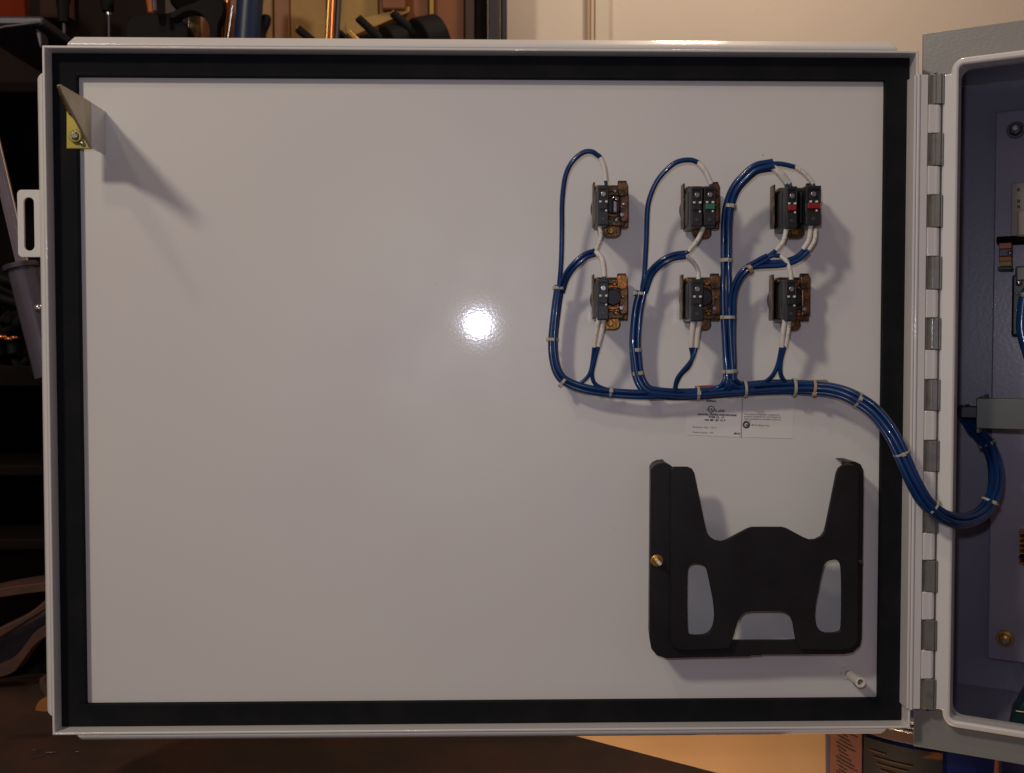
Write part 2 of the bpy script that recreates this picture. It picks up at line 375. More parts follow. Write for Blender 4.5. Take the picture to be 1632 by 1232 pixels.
# left shelves
rack = thing('shelf_rack', (-.9, .45, -.55), 'dark shelf rack filling the left side behind the door', 'shelf rack')
MB().box((-1.5, .56, -.6), (at_y(262, 0, .56).x, .58, .33)).build('back_panel', M['shade_dark'], rack)
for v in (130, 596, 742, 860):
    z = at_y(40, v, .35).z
    MB().box((-1.2, .35, z-.012), (at_y(200, 0, .35).x, .56, z)).build('shelf', M['shade_dark'], rack, bevel=.002)
MB().box(at_y(-20, 615, .345), at_y(130, 583, .345)+Vector((0, .012, 0))).build('front_rail', M['shade_dark'], rack, bevel=.001)
fl = thing('floor_jack_handle', at_y(60, 560, .2), 'leaning chrome bar sliding into a galvanised pipe beside the door hasp', 'pipe')
MB().tube([at_y(-12, 215, .16), at_y(43, 450, .16)], .0062, 18).build('chrome_bar', M['chrome'], fl, smooth=True)
MB().tube([at_y(34, 425, .15), at_y(78, 600, .15)], .0125, 22).build('pipe', M['pipe'], fl, smooth=True)
q = (at_y(78, 600, .15)-at_y(34, 425, .15)).normalized()
MB().ring(at_y(34, 427, .15)-q*.004, q, .0158, .0085, .005).build('rim', M['greysteel'], fl, bevel=.0006)
MB().tube([at_y(60, 428, .17), at_y(84, 520, .17)], .0062, 14).build('side_bar', M['pipe'], fl, smooth=True)
MB().ball(at_y(62, 491, .13), .0042).build('bolt', M['steel'], fl, smooth=True)
rg = thing('cable_tangle', at_y(20, 520, .4), 'tangle of dark cables heaped on the shelf behind the galvanised pipe', 'cables')
rnd = random.Random(4)
for k in range(16):
    pts = [at_y(rnd.uniform(-40, 70), rnd.uniform(430, 580), .36+rnd.uniform(0, .12)) for _ in range(5)]
    MB().tube(catmull(pts, 7), .004+rnd.random()*.003, 8).build('cable', M['black'], rg, smooth=True)
sc_ = thing('metal_scrap', at_y(12, 592, .33), 'small shiny scrap pieces lying on the shelf edge at left', 'scrap')
for (u, v, s_) in ((2, 537+0, .004), (14, 540, .0035), (22, 538, .003)):
    MB().ball(at_y(u, v, .34), s_, (1.6, 1, .7)).build('piece', M['copper'], sc_, smooth=True)

# lower left heap
def slab(name, label, cat, mm, px, y, th, rnd=2):
    px2 = smooth_loop(px, rnd)
    mb = MB(); mb.prism([at_y(u, v, y) for u, v in px2], [at_y(u, v, y)+Vector((0, th, 0)) for u, v in px2])
    return tag(mb.build(name, M[mm], bevel=.003), label, cat)
slab('wooden_plank', 'flat reddish wooden plank above the leather pieces, lower left', 'plank', 'leather', [(-60, 952), (0, 938), (40, 932), (120, 924), (120, 938), (40, 946), (-60, 962)], .30, .05)
slab('leather_strap', 'long curved brown leather strap running up behind the door, lower left', 'strap', 'leather', [(-60, 1032), (0, 1000), (35, 984), (62, 966), (90, 938), (120, 930), (120, 950), (80, 968), (45, 990), (0, 1018), (-60, 1046)], .26, .02)
slab('dark_cloth', 'dark slate cloth lying between the two brown leather straps', 'cloth', 'slate', [(-60, 1050), (0, 1008), (60, 975), (120, 950), (120, 985), (70, 1015), (30, 1050), (0, 1082), (-60, 1090)], .29, .03)
slab('leather_strap', 'wide brown leather strap with ragged edge below the dark cloth', 'strap', 'leather', [(-60, 1080), (0, 1062), (28, 1045), (45, 1020), (62, 1000), (100, 985), (100, 1005), (60, 1020), (35, 1055), (18, 1078), (-60, 1088)], .25, .02)
slab('tool_bag', 'dark brown bag slumped behind the lower left door corner', 'bag', 'shade_dark', [(-80, 1100), (20, 1075), (60, 1020), (130, 990), (130, 1150), (60, 1140), (-80, 1150)], .31, .06)
slab('leather_tab', 'small reddish curved tab standing by the lower left door corner', 'tab', 'leather', [(62, 1084), (66, 1079), (72, 1092), (84, 1104), (90, 1118), (72, 1110), (64, 1098)], .12, .01)
slab('wooden_offcut', 'small orange wood offcut on the bench at the lower left door corner', 'offcut', 'ochre', [(56, 1130), (60, 1119), (72, 1112), (84, 1118), (100, 1132), (100, 1136), (56, 1134)], .12, .012, 1)

# ------------------------------------------------------------------ bench, warm wall panel and bucket
zb = at_y(930, 1181, 0.10).z
p1 = at_z(950, 1180, zb); p2 = at_z(1165, 1236, zb)
d12 = (p2-p1).normalized()
far = p1-d12*0.35; near = p2+d12*.25
bench = thing('workbench', (0, .1, zb), 'dark worn wooden workbench below the enclosure door', 'workbench')
mb = MB(); top = [Vector((-1.2, far.y, zb)), Vector((far.x, far.y, zb)), Vector((near.x, near.y, zb)), Vector((-1.2, near.y, zb))]
mb.prism(top, [p-Vector((0, 0, .04)) for p in top]); mb.build('bench_top', M['bench'], bench, bevel=.002)
for (x, y) in ((-.9, .3), (-.3, .3), (-.3, -.15), (-.9, -.15)):
    MB().box((x-.03, y-.03, -1.4), (x+.03, y+.03, zb-.04)).build('leg', M['wooddark'], bench, bevel=.002)
for k, (u, v) in enumerate(((52, 1198), (85, 1196), (118, 1197), (60, 1205))):
    c = at_z(u, v, zb+.002)
    path = catmull([c+Vector((rnd.uniform(-.006, .006), rnd.uniform(-.006, .006), 0)) for _ in range(4)], 5)
    o = MB().tube(path, .00035, 6).build('metal_shaving', M['greysteel'], smooth=True)
    tag(o, ['leftmost of the upper curled metal shavings on the bench', 'middle curled metal shaving on the bench', 'rightmost curled metal shaving, below the door corner', 'lowest curled metal shaving, nearest the bench front'][k], 'shaving', 'metal shavings on the bench')

mb = MB(); y = .45
mb.box((at_y(780, 0, y).x, y, -1.39), (at_y(1400, 0, y).x, y+.02, at_y(0, 1080, y).z))
tag(mb.build('warm_wall_panel', M['warm_panel'], bevel=.002), 'added tan panel standing in for the warmly lit wall behind the bench', 'board')  # added panel, its tan colour carries the warm light on the wall

by = .34; br = .118
c = at_y(1484, 1160, by); bc = Vector((c.x, by, 0))
ztop_ = at_y(1442, 1149, by-br).z
bk = thing('bucket', (bc.x, by, -1.4), 'big round bucket with printed label and silver lid rim under the hinge', 'bucket')
MB().cyl((bc.x, by, ztop_-.42), (bc.x, by, ztop_-.012), br*.94, br, 64).build('pail', M['bucketblue'], bk, smooth=True)
for k in range(3):
    MB().ring((bc.x, by, ztop_-.010+k*-.0052), (0, 0, 1), br+.003-k*.001, br-.012, .0026, 72).build('lid_rim', M['steel'], bk, bevel=.0008)
MB().ring((bc.x, by, ztop_-.032), (0, 0, 1), br+.001, br-.002, .012, 72).build('collar', mat('brown_collar', (.12, .07, .06), .5), bk, bevel=.0008)
def arc(a0, a1, r, z0, z1, n=20):
    mb = MB(); v0 = []; v1 = []; v2 = []; v3 = []
    for i in range(n+1):
        a = math.radians(a0+(a1-a0)*i/n); cs = Vector((math.cos(a), math.sin(a), 0))
        base = Vector((bc.x, by, 0))
        v0.append(mb.bm.verts.new(base+cs*r+Vector((0, 0, z0)))); v1.append(mb.bm.verts.new(base+cs*r+Vector((0, 0, z1))))
        v2.append(mb.bm.verts.new(base+cs*(r-.0015)+Vector((0, 0, z1)))); v3.append(mb.bm.verts.new(base+cs*(r-.0015)+Vector((0, 0, z0))))
    for i in range(n):
        for A, B in ((v0, v1), (v1, v2), (v2, v3), (v3, v0)): mb.bm.faces.new((A[i], A[i+1], B[i+1], B[i]))
    mb.smooth = True
    return mb
arc(212, 252, br+.0022, ztop_-.34, ztop_-.036).build('printed_label', M['bucketlabel'], bk)
arc(184, 211, br+.0024, ztop_-.34, ztop_-.030).build('side_label', M['pinklabel'], bk)
for k in range(16):
    z = ztop_-.04-k*.0042
    arc(191+(k*5 % 4), 208-(k*7 % 9), br+.0030, z-.0007-(k % 3)*.0004, z, 6).build('print_line', M['ink'], bk)
for k in range(9):
    z = ztop_-.048-k*.0062; a0 = 216+(k*13 % 11)
    arc(a0, a0+9+(k*11 % 15), br+.0032, z-.0010, z, 6).build('print_line', M['dim_print'], bk)
hn = tool('broom_handle', 'dull pink handle standing below the enclosure body at the lower right', 'handle', [('shaft', 'pinkpipe', [(1591, 1206), (1588, 1330)], .20, taper([(0, .003), (.05, .0065), (1, .0065)]))])
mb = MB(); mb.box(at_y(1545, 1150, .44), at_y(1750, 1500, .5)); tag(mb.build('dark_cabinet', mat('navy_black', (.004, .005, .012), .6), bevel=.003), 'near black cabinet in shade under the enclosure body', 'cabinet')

# ------------------------------------------------------------------ the door
WX, WZ = 0.3395, 0.2675          # inside of the door's return flange
FH = 0.018
door = thing('enclosure_door', (0, 0, -WZ), 'open white enclosure door seen from inside with black gasket all round', 'enclosure door')
MB().box((-WX, 0, -WZ), (WX, .002, WZ)).build('door_sheet', M['white'], door)
# gasket: four butted strips
def strip(a, b, name, m, parent, bev=.0012): return MB().box(a, b).build(name, m, parent, bevel=bev, seg=3)
GH = .006
gx, gz = .3200, .2494
MBg = MB()
def frame_ring(mb, ix, iz, ox, oz, y0, y1):
    def lp(x, z, y): return [mb.bm.verts.new((sx*x, y, sz*z)) for sx, sz in ((-1, 1), (1, 1), (1, -1), (-1, -1))]
    L = [lp(ix, iz, y0), lp(ix, iz, y1), lp(ox, oz, y1), lp(ox, oz, y0)]
    for i in range(4):
        A = L[i]; B = L[(i+1) % 4]
        for k in range(4): mb.bm.faces.new((A[k], A[(k+1) % 4], B[(k+1) % 4], B[k]))
frame_ring(MBg, gx, gz, WX-.0003, WZ-.0003, -.0001, -GH)
MBg.build('gasket', M['gasket'], door, bevel=.0008, seg=2)
mb = MB(); frame_ring(mb, WX, WZ, WX+.002, WZ+.002, .002, -FH)
mb.build('return_flange', M['white'], door, bevel=.0007, seg=3)

# outward rolled lips on three sides (profile swept, ends chamfered)
def lip(name, p0, p1, out, L0, reach=.0090, ya=-.0155, ch=.004):
    """rolled edge from p0 to p1 (x,z) leaning outward"""
    p0 = Vector(p0); p1 = Vector(p1); d = (p1-p0).normalized(); o = Vector(out)
    prof = [(0.0002, -.0165), (.0015, -.0168), (.0035, -.0160), (.0055, -.0138), (reach, -.0105), (reach, -.0085), (reach-.002, -.0075), (.0002, -.0078)]
    mb = MB(); A = []; B = []
    for (r, y) in prof:
        s = ch*(r/reach)
        a = p0+d*s+o*r; b = p1-d*s+o*r
        A.append((a.x, y, a.y)); B.append((b.x, y, b.y))
    mb.prism(A, B); return mb.build(name, M['white'], door, bevel=.0009, seg=2)
xo = WX+.002; zo = WZ+.002
lip('top_lip', (-xo+.018, zo), (xo-.016, zo), (0, 1), 0)
lip('bottom_lip', (-xo+.018, -zo), (xo-.018, -zo), (0, -1), 0, reach=.0060)
lip('side_lip', (-xo, -zo+.014), (-xo, zo-.020), (-1, 0), 0, reach=.0058)
# padlock hasp
hs = [(-xo-.022, .155), (-xo-.0055, .155), (-xo-.0055, .105), (-xo-.022, .105)]
u0 = P(29, 303, .010); u1 = P(66, 410, .010)
ox0, oz1, ox1, oz0 = u0.x, u0.z, -xo-.0040, u1.z
def rrect(x0, z0, x1, z1, r, n=6):
    out = []
    for (cx, cz, a0) in ((x1-r, z1-r, 0), (x0+r, z1-r, 90), (x0+r, z0+r, 180), (x1-r, z0+r, 270)):
        for k in range(n+1):
            a = math.radians(a0+90*k/n); out.append((cx+r*math.cos(a), cz+r*math.sin(a)))
    return out
s0 = P(39, 315, .010); s1 = P(57, 400, .010)
sheet(rrect(ox0, oz0, ox1, oz1, .0035), [rrect(s0.x, s1.z, s1.x, s0.z, (s1.x-s0.x)/2*.98, 8)],
      lambda x, z: (x, -.012, z), lambda x, z: (x, -.0095, z), 'padlock_hasp', M['white'], door, bevel=.0006)

# hinge leaf on the door and knuckles
hx0 = P(1458, 600, FH).x
z_top = P(1465, 119, .018).z; z_bot = P(1450, 1130, .018).z
ky = [(118, 166), (213, 264), (311, 362), (409, 461), (507, 557), (605, 654), (702, 751), (799, 849), (893, 943), (988, 1036), (1082, 1130)]
kx = hx0+.0148; kr = .0042; kyc = -.0150
lw = kx-.0070
MB().box((WX+.0022, -.0185, z_bot), (lw, -.0165, z_top)).build('hinge_leaf', M['white'], door, bevel=.0006)
MB().tube([Vector((WX+.0016, -.0182, z_bot)), Vector((WX+.0016, -.0182, z_top))], .0019, 12).build('hinge_ridge', M['white'], door, smooth=True)
MB().box((WX-.0022, -.0205, z_bot+.001), (WX-.0002, -.004, z_top-.001)).build('hinge_side_strip', M['white'], door, bevel=.0005)
zs = []
def zpx(v): return P(1480, v, .018).z
prev = z_top
for (v0, v1) in ky:
    a, b = zpx(v0), zpx(v1)
    zs.append((a, b))
for (a, b), (c2, d2) in zip(zs, zs[1:]):
    z1, z0 = b-.0004, c2+.0004
    mb = MB(); mb.cyl((kx, kyc, z0), (kx, kyc, z1), kr, n=24); k = mb.build('hinge_knuckle', M['white'], door, bevel=.0005)
    MB().box((lw+.0003, -.0190, z0), (kx, -.0168, z1)).build('knuckle_tongue', M['white'], k, bevel=.0005)

# latch corner bracket
lat = MB()
z_a, z_b = P(141, 162, .03).z, P(141, 235, .03).z
xl = P(141, 200, .03).x
tip = P(90, 135, .108)
th = Vector((-.0022, 0, 0))
mount = MB().box((xl-.0005, -.0295, z_b+.0005), (xl+.0022, -.0001, z_a-.0003)).build('latch_mount', M['white'], door, bevel=.0005)
tri = [Vector((xl+.0022, -.0300, z_b)), Vector((xl+.0022, -.0300, z_a)), Vector((tip.x+.0022, tip.y+.003, tip.z+.0010)), Vector((tip.x+.0022, tip.y, tip.z-.0005)), Vector((tip.x+.0022, tip.y+.004, tip.z-.0035))]
br_ = MB().prism(tri, [p+Vector((-.0024, 0, 0)) for p in tri]).build('latch_bracket', M['chrom_pale'], door, bevel=.0005)
bx0 = P(105, 200, .03).x
pl = [(bx0, z_b-.001), (xl+.0018, z_b-.001), (xl+.0018, z_a-.004), (xl-.001, z_a-.004), (bx0+.0004, P(0, 176, .03).z)]
MB().prism([(x, -.0300, z) for x, z in pl], [(x, -.0278, z) for x, z in pl]).build('latch_plate', M['chrom'], door, bevel=.0005)
e0 = Vector((bx0+.002, -.0300, P(0, 176, .03).z)); 
mb = MB(); rimp = [e0, e0+Vector((0, 0, -.003)), Vector((tip.x-.0008, tip.y+.010, tip.z-.007)), Vector((tip.x-.0008, tip.y+.004, tip.z-.004))]
mb.prism(rimp, [p+Vector((.0018, 0, 0)) for p in rimp]); mb.build('bracket_web', M['cast2'], br_, bevel=.0003)
bc2 = P(120, 217, .032)
MB().ring(bc2+Vector((0, .0014, 0)), (0, -1, 0), .0049, .0028, .0024, 24).build('bolt_ring', M['chrom'], door, bevel=.0006)
mb = MB(); mb.cyl(bc2+Vector((0, .002, 0)), bc2+Vector((0, -.003, 0)), .0034, .0026, 6); mb.build('bolt_head', M['steel'], door, bevel=.0005)
bc3 = P(130, 228, .032)
mb = MB(); mb.ball(bc3+Vector((0, .001, 0)), .0018); mb.build('rivet', M['steel'], door, smooth=True)

# white stand-off pin
pf = P(1350, 1072, .0); pt = P(1372, 1088, .030)
so = thing('standoff_pin', pf, 'small white hollow stand-off pin below the black pocket, lower right', 'stand-off')
dirp = (pt-pf).normalized()
MB().cyl(pf, pf+dirp*.012, .0026, .0026, 18).build('stem', M['steel'], so, bevel=.0003)
MB().ring(pf+dirp*.009, dirp, .0040, .0024, (pt-pf).length-.009, 24).build('sleeve', M['sleeve'], so, bevel=.0003)
mb = MB(); mb.ring(pf, dirp, .0052, .002, .0012, 20); mb.build('foot', M['sleeve'], so, bevel=.0003)

# printed film label, two panels (flat print)
lb = thing('certification_label', P(1180, 690, .0), 'two panel printed certification label stuck on the door below the wire bundle', 'label')
def film(px, name, h=.00025):
    f = [P(u, v, h) for u, v in px]; b_ = [p+Vector((0, h*.8, 0)) for p in f]
    return MB().prism(f, b_).build(name, M['paper'], lb)
film([(1096, 618), (1182, 618), (1180, 697), (1094, 693)], 'left_panel')
film([(1184, 618), (1266, 621), (1263, 699), (1182.5, 697)], 'right_panel')
def line(u0, v0, u1, v1, wd=.5, m='edge'):
    a, b = P(u0, v0, .00035), P(u1, v1, .00035); MB().tube([a, b], .00025*wd, 6).build('edge_line', M[m], lb)
line(1184, 622, 1181, 697, 1.3); line(1094, 693, 1180, 697, .2); line(1195, 697, 1263, 699, .2)
def text(s, u, v, hpx, wpx, bold=False):
    cu = bpy.data.curves.new('print_text', 'FONT'); cu.body = s; cu.size = 1; cu.extrude = 0.00
    o = bpy.data.objects.new('print_text', cu); col.objects.link(o)
    bpy.context.view_layer.update(); wd = o.dimensions.x
    p = P(u, v, .0006)
    mpp = .000505
    o.scale = (wpx*mpp/wd, hpx*mpp/.70, 1); o.rotation_euler = (math.pi/2, math.radians(1.6), 0)
    o.location = p-Vector(lb.location); o.parent = lb
    if bold: cu.offset = .05
    cu.materials.append(M['ink'])
    bpy.context.view_layer.update()
    me = bpy.data.meshes.new_from_object(o.evaluated_get(bpy.context.evaluated_depsgraph_get()))
    r = bpy.data.objects.new('print_text', me); col.objects.link(r); r.parent = lb
    r.location = o.location; r.rotation_euler = o.rotation_euler; r.scale = o.scale
    bpy.data.objects.remove(o)
text('HOFFMAN', 1125, 640.5, 3.0, 16, True)
text('us  LISTED', 1140, 656, 3.0, 15, True)
text('INDUSTRIAL CONTROL PANEL ENCLOSURE', 1112, 661.5, 2.6, 62, True)
text('TYPE 12 , 13', 1129, 666.0, 2.6, 25, True)
text('NO. 987  427  12  B', 1123, 670.5, 2.8, 33, True)
text('Enclosure Type   12,13', 1104, 681.5, 2.3, 37)
text('Product Number   N/A', 1104, 690, 2.6, 33)
text('89115', 1170, 692, 2.6, 9, True)
text('This enclosure has been evaluated by', 1186, 661.0, 2.5, 57)
text('product standards for wet location in', 1186, 664.5, 2.5, 59)
text('type, installation, location of the ac', 1186, 668.3, 2.5, 59)
text('and 13.', 1186, 671.8, 2.3, 11)
text('NRTL/C  Enclosure Type', 1197, 678.5, 2.6, 29)
c = P(1133.5, 652, .0004)
MB().ring(c, (0, -1, 0), .0028, .0021, .0001, 24).build('round_mark', M['ink'], lb)
text('UL', 1130.6, 654.2, 3.6, 5.6, True)
for (du, dv) in ((-7, 1), (7, 1), (0, 6.5)):
    c2_ = P(1133.5+du*.9, 652+dv, .0004); MB().cyl(c2_, c2_-Vector((0, .0001, 0)), .0006, n=4).build('mark_point', M['ink'], lb)
c = P(1189.5, 677, .0004)
MB().ring(c, (0, -1, 0), .0030, .0016, .0001, 24).build('round_mark', M['ink'], lb)
text('SA', 1188.5, 679, 3.4, 5, True)

# tiny paint specks / scuffs on the door
for (u, v, s_) in ((1216, 247, .0005), (695, 453, .0003), (978, 842, .0003), (1407, 705, .0011)):
    c = P(u, v, 0); MB().cyl(c+Vector((0, .0001, 0)), c-Vector((0, .0003, 0)), s_, s_*.7, 8).build('paint_speck', M['ink'], door)

# ------------------------------------------------------------------ document pocket
pk = thing('document_pocket', P(1205, 1040, 0), 'black moulded plastic document pocket on the lower right of the door', 'document pocket')
outer_l = [(1037, 749), (1041, 743), (1049, 739), (1059, 738), (1068, 741), (1076, 747), (1078, 1010), (1090, 1018), (1168, 1020), (1270, 1020), (1352, 1014), (1361, 1004), (1361, 741), (1350, 736), (1364, 736), (1372, 740), (1377, 750),
           (1374, 1018), (1371, 1030), (1360, 1040), (1347, 1043), (1215, 1043.5), (1213, 1045), (1198, 1045), (1196, 1046.5), (1120, 1048), (1060, 1049.5), (1047, 1045), (1038, 1034), (1035, 1018)]
ho = .030
sheet(outer_l, [], lambda u, v: P(u, v, ho), lambda u, v: (P(u, v, ho).x+(.0036 if u < 1062 else 0), -.0003, P(u, v, ho).z+(.002 if v > 1040 else -.0078 if 1000 < v < 1021 and 1076 < u < 1362 else 0)), 'pocket_tray', M['pocket'], pk, bevel=.0022)
front = [(1069, 748), (1074, 744), (1096, 744), (1103, 747), (1107, 754), (1124, 838), (1127, 849), (1132, 856), (1140, 861), (1150, 862.5), (1158, 860), (1190, 843), (1198, 840), (1246, 840), (1254, 842), (1282, 857), (1290, 860), (1299, 859.5), (1308, 855), (1314, 847), (1317, 835),
         (1333, 755), (1336, 747), (1342, 742), (1351, 741), (1364, 742), (1369, 748), (1367, 1018), (1364, 1028), (1356, 1034), (1340, 1036), (1275, 1035), (1268, 1018), (1264, 993), (1259, 981), (1250, 975), (1240, 973.5), (1198, 974), (1188, 976), (1182, 980), (1176, 991), (1168, 1019), (1162, 1034), (1100, 1037), (1080, 1036), (1071, 1030), (1069, 1018)]
hl = smooth_loop([(1095, 912), (1097, 902), (1103, 897), (1115, 897), (1124, 901), (1128, 912), (1141, 978), (1133, 1011), (1100, 1013), (1095, 1007)], 2)
hr = smooth_loop([(1311, 910), (1315, 897), (1326, 892), (1337, 893), (1342, 905), (1342, 1000), (1337, 1009), (1305, 1009), (1296, 978)], 2)
hf = .036
sheet(front, [hl, hr], lambda u, v: P(u, v, hf), lambda u, v: P(u, v, hf)+Vector((0, .003, 0)), 'front_plate', M['pocket'], pk, bevel=.0005)
mb = MB(); a = P(1157/1, 1036, ho); 
c = P(1047, 893, .031)
MB().cyl(c, c-Vector((0, .002, 0)), .0052, .0048, 20).build('brass_washer', M['brass'], pk, bevel=.0005)
MB().cyl(c-Vector((0, .002, 0)), c-Vector((0, .0065, 0)), .0034, .0030, 6).build('brass_nut', M['brass'], pk, bevel=.0005)
MB().cyl(c-Vector((0, .006, 0)), c+Vector((.0005, -.012, -.0003)), .0016, .0014, 12).build('stud', M['sleeve'], pk, bevel=.0002)
c = P(1371, 895, .031); MB().cyl(c, c-Vector((0, .002, 0)), .0022, .0016, 12).build('screw', M['greysteel'], pk, bevel=.0004)
text_c = P(1222, 880, hf+.0004)

# ------------------------------------------------------------------ contact block assemblies
H1, H2 = .022, .042
def assembly(x0, x1, y0, y1, blocks, label, cast='cast', stripe=None, socket=None, shiny=False):
    a, b = P(x0, y0, H1), P(x1, y1, H1)
    X0, Z1, X1, Z0 = a.x, a.z, b.x, b.z
    c = Vector(((X0+X1)/2, 0, (Z0+Z1)/2))
    t = thing('contact_block', c, label, 'contact block', 'contact blocks behind the pushbuttons')
    # threaded ring against the door, cast body with raised shoulders
    MB().cyl((c.x, -.0002, c.z), (c.x, -.006, c.z), .0145, .0140, 32).build('mounting_nut', M['greysteel'], t, bevel=.0005)
    Xb = max(X0+.0018, P(blocks[0][0], 330, H2).x+.0008)
    body = MB(); body.box((Xb, -.017, Z0), (X1, -.006, Z1), bev=.0012)
    body.box((X0+.0004, -.0175, Z0+.001), (X0+.0016, -.006, Z1+.0022), bev=.0004)
    body.box((X0+.0017, -.0070, Z0+.0015), (Xb, -.0045, Z1-.0015))
    body.box((X1-.0075, -H1+.001, Z0+.004), (X1-.0003, -.0165, Z1-.006), bev=.0012)
    body.box((Xb+.002, -.0205, Z0+.001), (X1-.003, -.0165, Z0+.007), bev=.0010)
    body.box((Xb+.002, -.0200, Z1-.006), (X1-.008, -.0165, Z1-.0012), bev=.0010)
    bo = body.build('cast_body', M['cast'], t, smooth=False)
    # tab with hole
    tx = (X0+X1)/2+.001
    MB().prism(*[[(tx+x, y, Z0+z) for x, z in rrect(-.0080, -.0075, .0072, .003, .0050, 5)] for y in (-.0175, -.0115)]).build('lock_tab', M[cast], t, bevel=.0007)
    MB().cyl((tx-.001, -.0172, Z0-.0022), (tx-.001, -.0192, Z0-.0022), .0030, .0026, 14).build('tab_screw', M['cast2'], t, bevel=.0004)
    # lever, top right
    MB().prism(*[[(X1-.0052+x, y, Z1+z) for x, z in rrect(-.0042, -.010, .0040, .0015, .0034, 5)] for y in (-.0240, -.0165)]).build('locking_lever', M[cast], t, bevel=.0007)
    MB().box((X1-.0090, -.0225, Z1-.001), (X1-.0022, -.0185, Z1+.0026), bev=.0006).build('lever_hook', M['dark'], t)
    # centre socket
    MB().ring(((X0+X1)/2+.0020, -.0165, c.z+.001), (0, -1, 0), .0100, .0074, .0042, 28).build('collar_ring', M[cast], t, bevel=.0006)
    MB().cyl(((X0+X1)/2+.0020, -.0160, c.z+.001), ((X0+X1)/2+.0020, -.0215 if socket else -.0180, c.z+.001), .0073, .0068, 8 if socket else 24).build('socket', M['dark'], t, bevel=.0008)
    for (sx, sz, r) in ((X1-.0060, Z0+.0095, .0024), (X1-.0058, Z1-.0060, .0021), (X1-.0105, Z0+.0055, .0018), (X1-.0045, c.z+.001, .0016), (X1-.0115, Z1-.0058, .0017)):
        MB().cyl((sx, -.0205, sz), (sx, -.0236, sz), r, r*.75, 12).build('screw', M['steel'] if (shiny or r > .0022) else M['cast2'], t, bevel=.0004)
    if shiny:
        MB().box((X1-.0135, -.0235, c.z-.006), (X1-.0095, -.0200, c.z+.007), bev=.0012).build('steel_clip', M['steel'], t)
        MB().ball((X1-.0108, -.0240, c.z+.0045), .0022).build('bright_screw', M['steel'], t, smooth=True)
    for i, (bx0, bx1, by0, by1) in enumerate(blocks):
        p, q = P(bx0, by0, H2), P(bx1, by1, H2)
        x0_, z1_, x1_, z0_ = p.x, p.z, q.x, q.z
        bw = x1_-x0_; cx = (x0_+x1_)/2; zc = (z0_+z1_)/2
        blk = MB()
        blk.box((x0_, -H2+.002, z0_), (x1_, -.008 if i == 0 else -.015, z1_), bev=.0008)
        # raised front shoulders with a terminal recess between
        blk.box((x0_+.0003, -H2, z0_+.0005), (x1_-.0003, -H2+.0025, zc-.0045), bev=.0005)
        blk.box((x0_+.0003, -H2, z1_-.0030), (x1_-.0003, -H2+.0025, z1_-.0003), bev=.0005)
        blk.box((x0_+.0003, -H2, zc+.0025), (x0_+.0015, -H2+.0025, z1_-.0028), bev=.0003)
        blk.box((x1_-.0015, -H2, zc+.0025), (x1_-.0003, -H2+.0025, z1_-.0028), bev=.0003)
        bo = blk.build('switch_block', M['block'], t)
        MB().box((x0_-.0006, -.030, z0_+.003), (x0_+.0004, -.019, z1_-.003), bev=.0003).build('side_clip', M['block'], bo)
        MB().cyl((cx, -H2+.0022, zc+.0085), (cx, -H2-.0002, zc+.0085), .0022, .0020, 14).build('terminal_screw', M['steel'], bo, bevel=.0003)
        MB().cyl((cx, -H2-.0001, zc-.0105), (cx, -H2-.0006, zc-.0105), .0017, .0015, 14).build('terminal_screw', M['greysteel'], bo, bevel=.0002)
        for dx in (-.0022, .0024):
            MB().box((cx+dx-.0009, -H2-.0003, zc+.0020), (cx+dx+.0009, -H2+.0020, zc+.0036), bev=.0003).build('contact_tip', M['sleeve'], bo)
        MB().ball((cx+.0022, -H2-.0002, zc-.0042), .0009).build('contact_tip', M['sleeve'], bo, smooth=True)
        s = stripe[i] if stripe else None
        if s:
            MB().box((x0_+.0012, -H2-.0008, zc-.0026), (x1_-.0010, -H2+.0018, zc+.0015), bev=.0005).build('coloured_plunger', M[s], bo)
        else:
            MB().box((x0_+.0012, -H2-.0001, zc-.0030), (x1_-.0010, -H2+.0018, zc+.0012), bev=.0005).build('plunger', M['dark'], bo)
    return t
assembly(946, 1003, 293, 362, [(953, 970, 295, 359)], 'upper left contact block with one black switch and a bright steel clip', 'cast', shiny=True)
assembly(1090, 1149, 295, 364, [(1102, 1120, 296, 361), (1122, 1141, 296, 360)], 'upper middle contact block with two black switches side by side, one green plunger', 'cast', stripe=(None, 'green'))
assembly(1235, 1303, 297, 364, [(1254, 1271, 296, 364), (1285, 1309, 295, 359)], 'upper right contact block with two spaced black switches and red plungers', 'cast', stripe=('red', 'red'))
assembly(945, 1002, 441, 510, [(953, 970, 444, 510)], 'lower left contact block with orange copper coloured casting and black socket', 'cast2', socket=True)
assembly(1088, 1150, 441, 511, [(1102, 1121, 445, 512)], 'lower middle contact block with olive casting beside the thick wire bundle', 'cast', socket=True)
assembly(1233, 1293, 441, 512, [(1253, 1270, 445, 512)], 'lower right contact block with brown casting, right of the thick wire bundle', 'cast', socket=False)

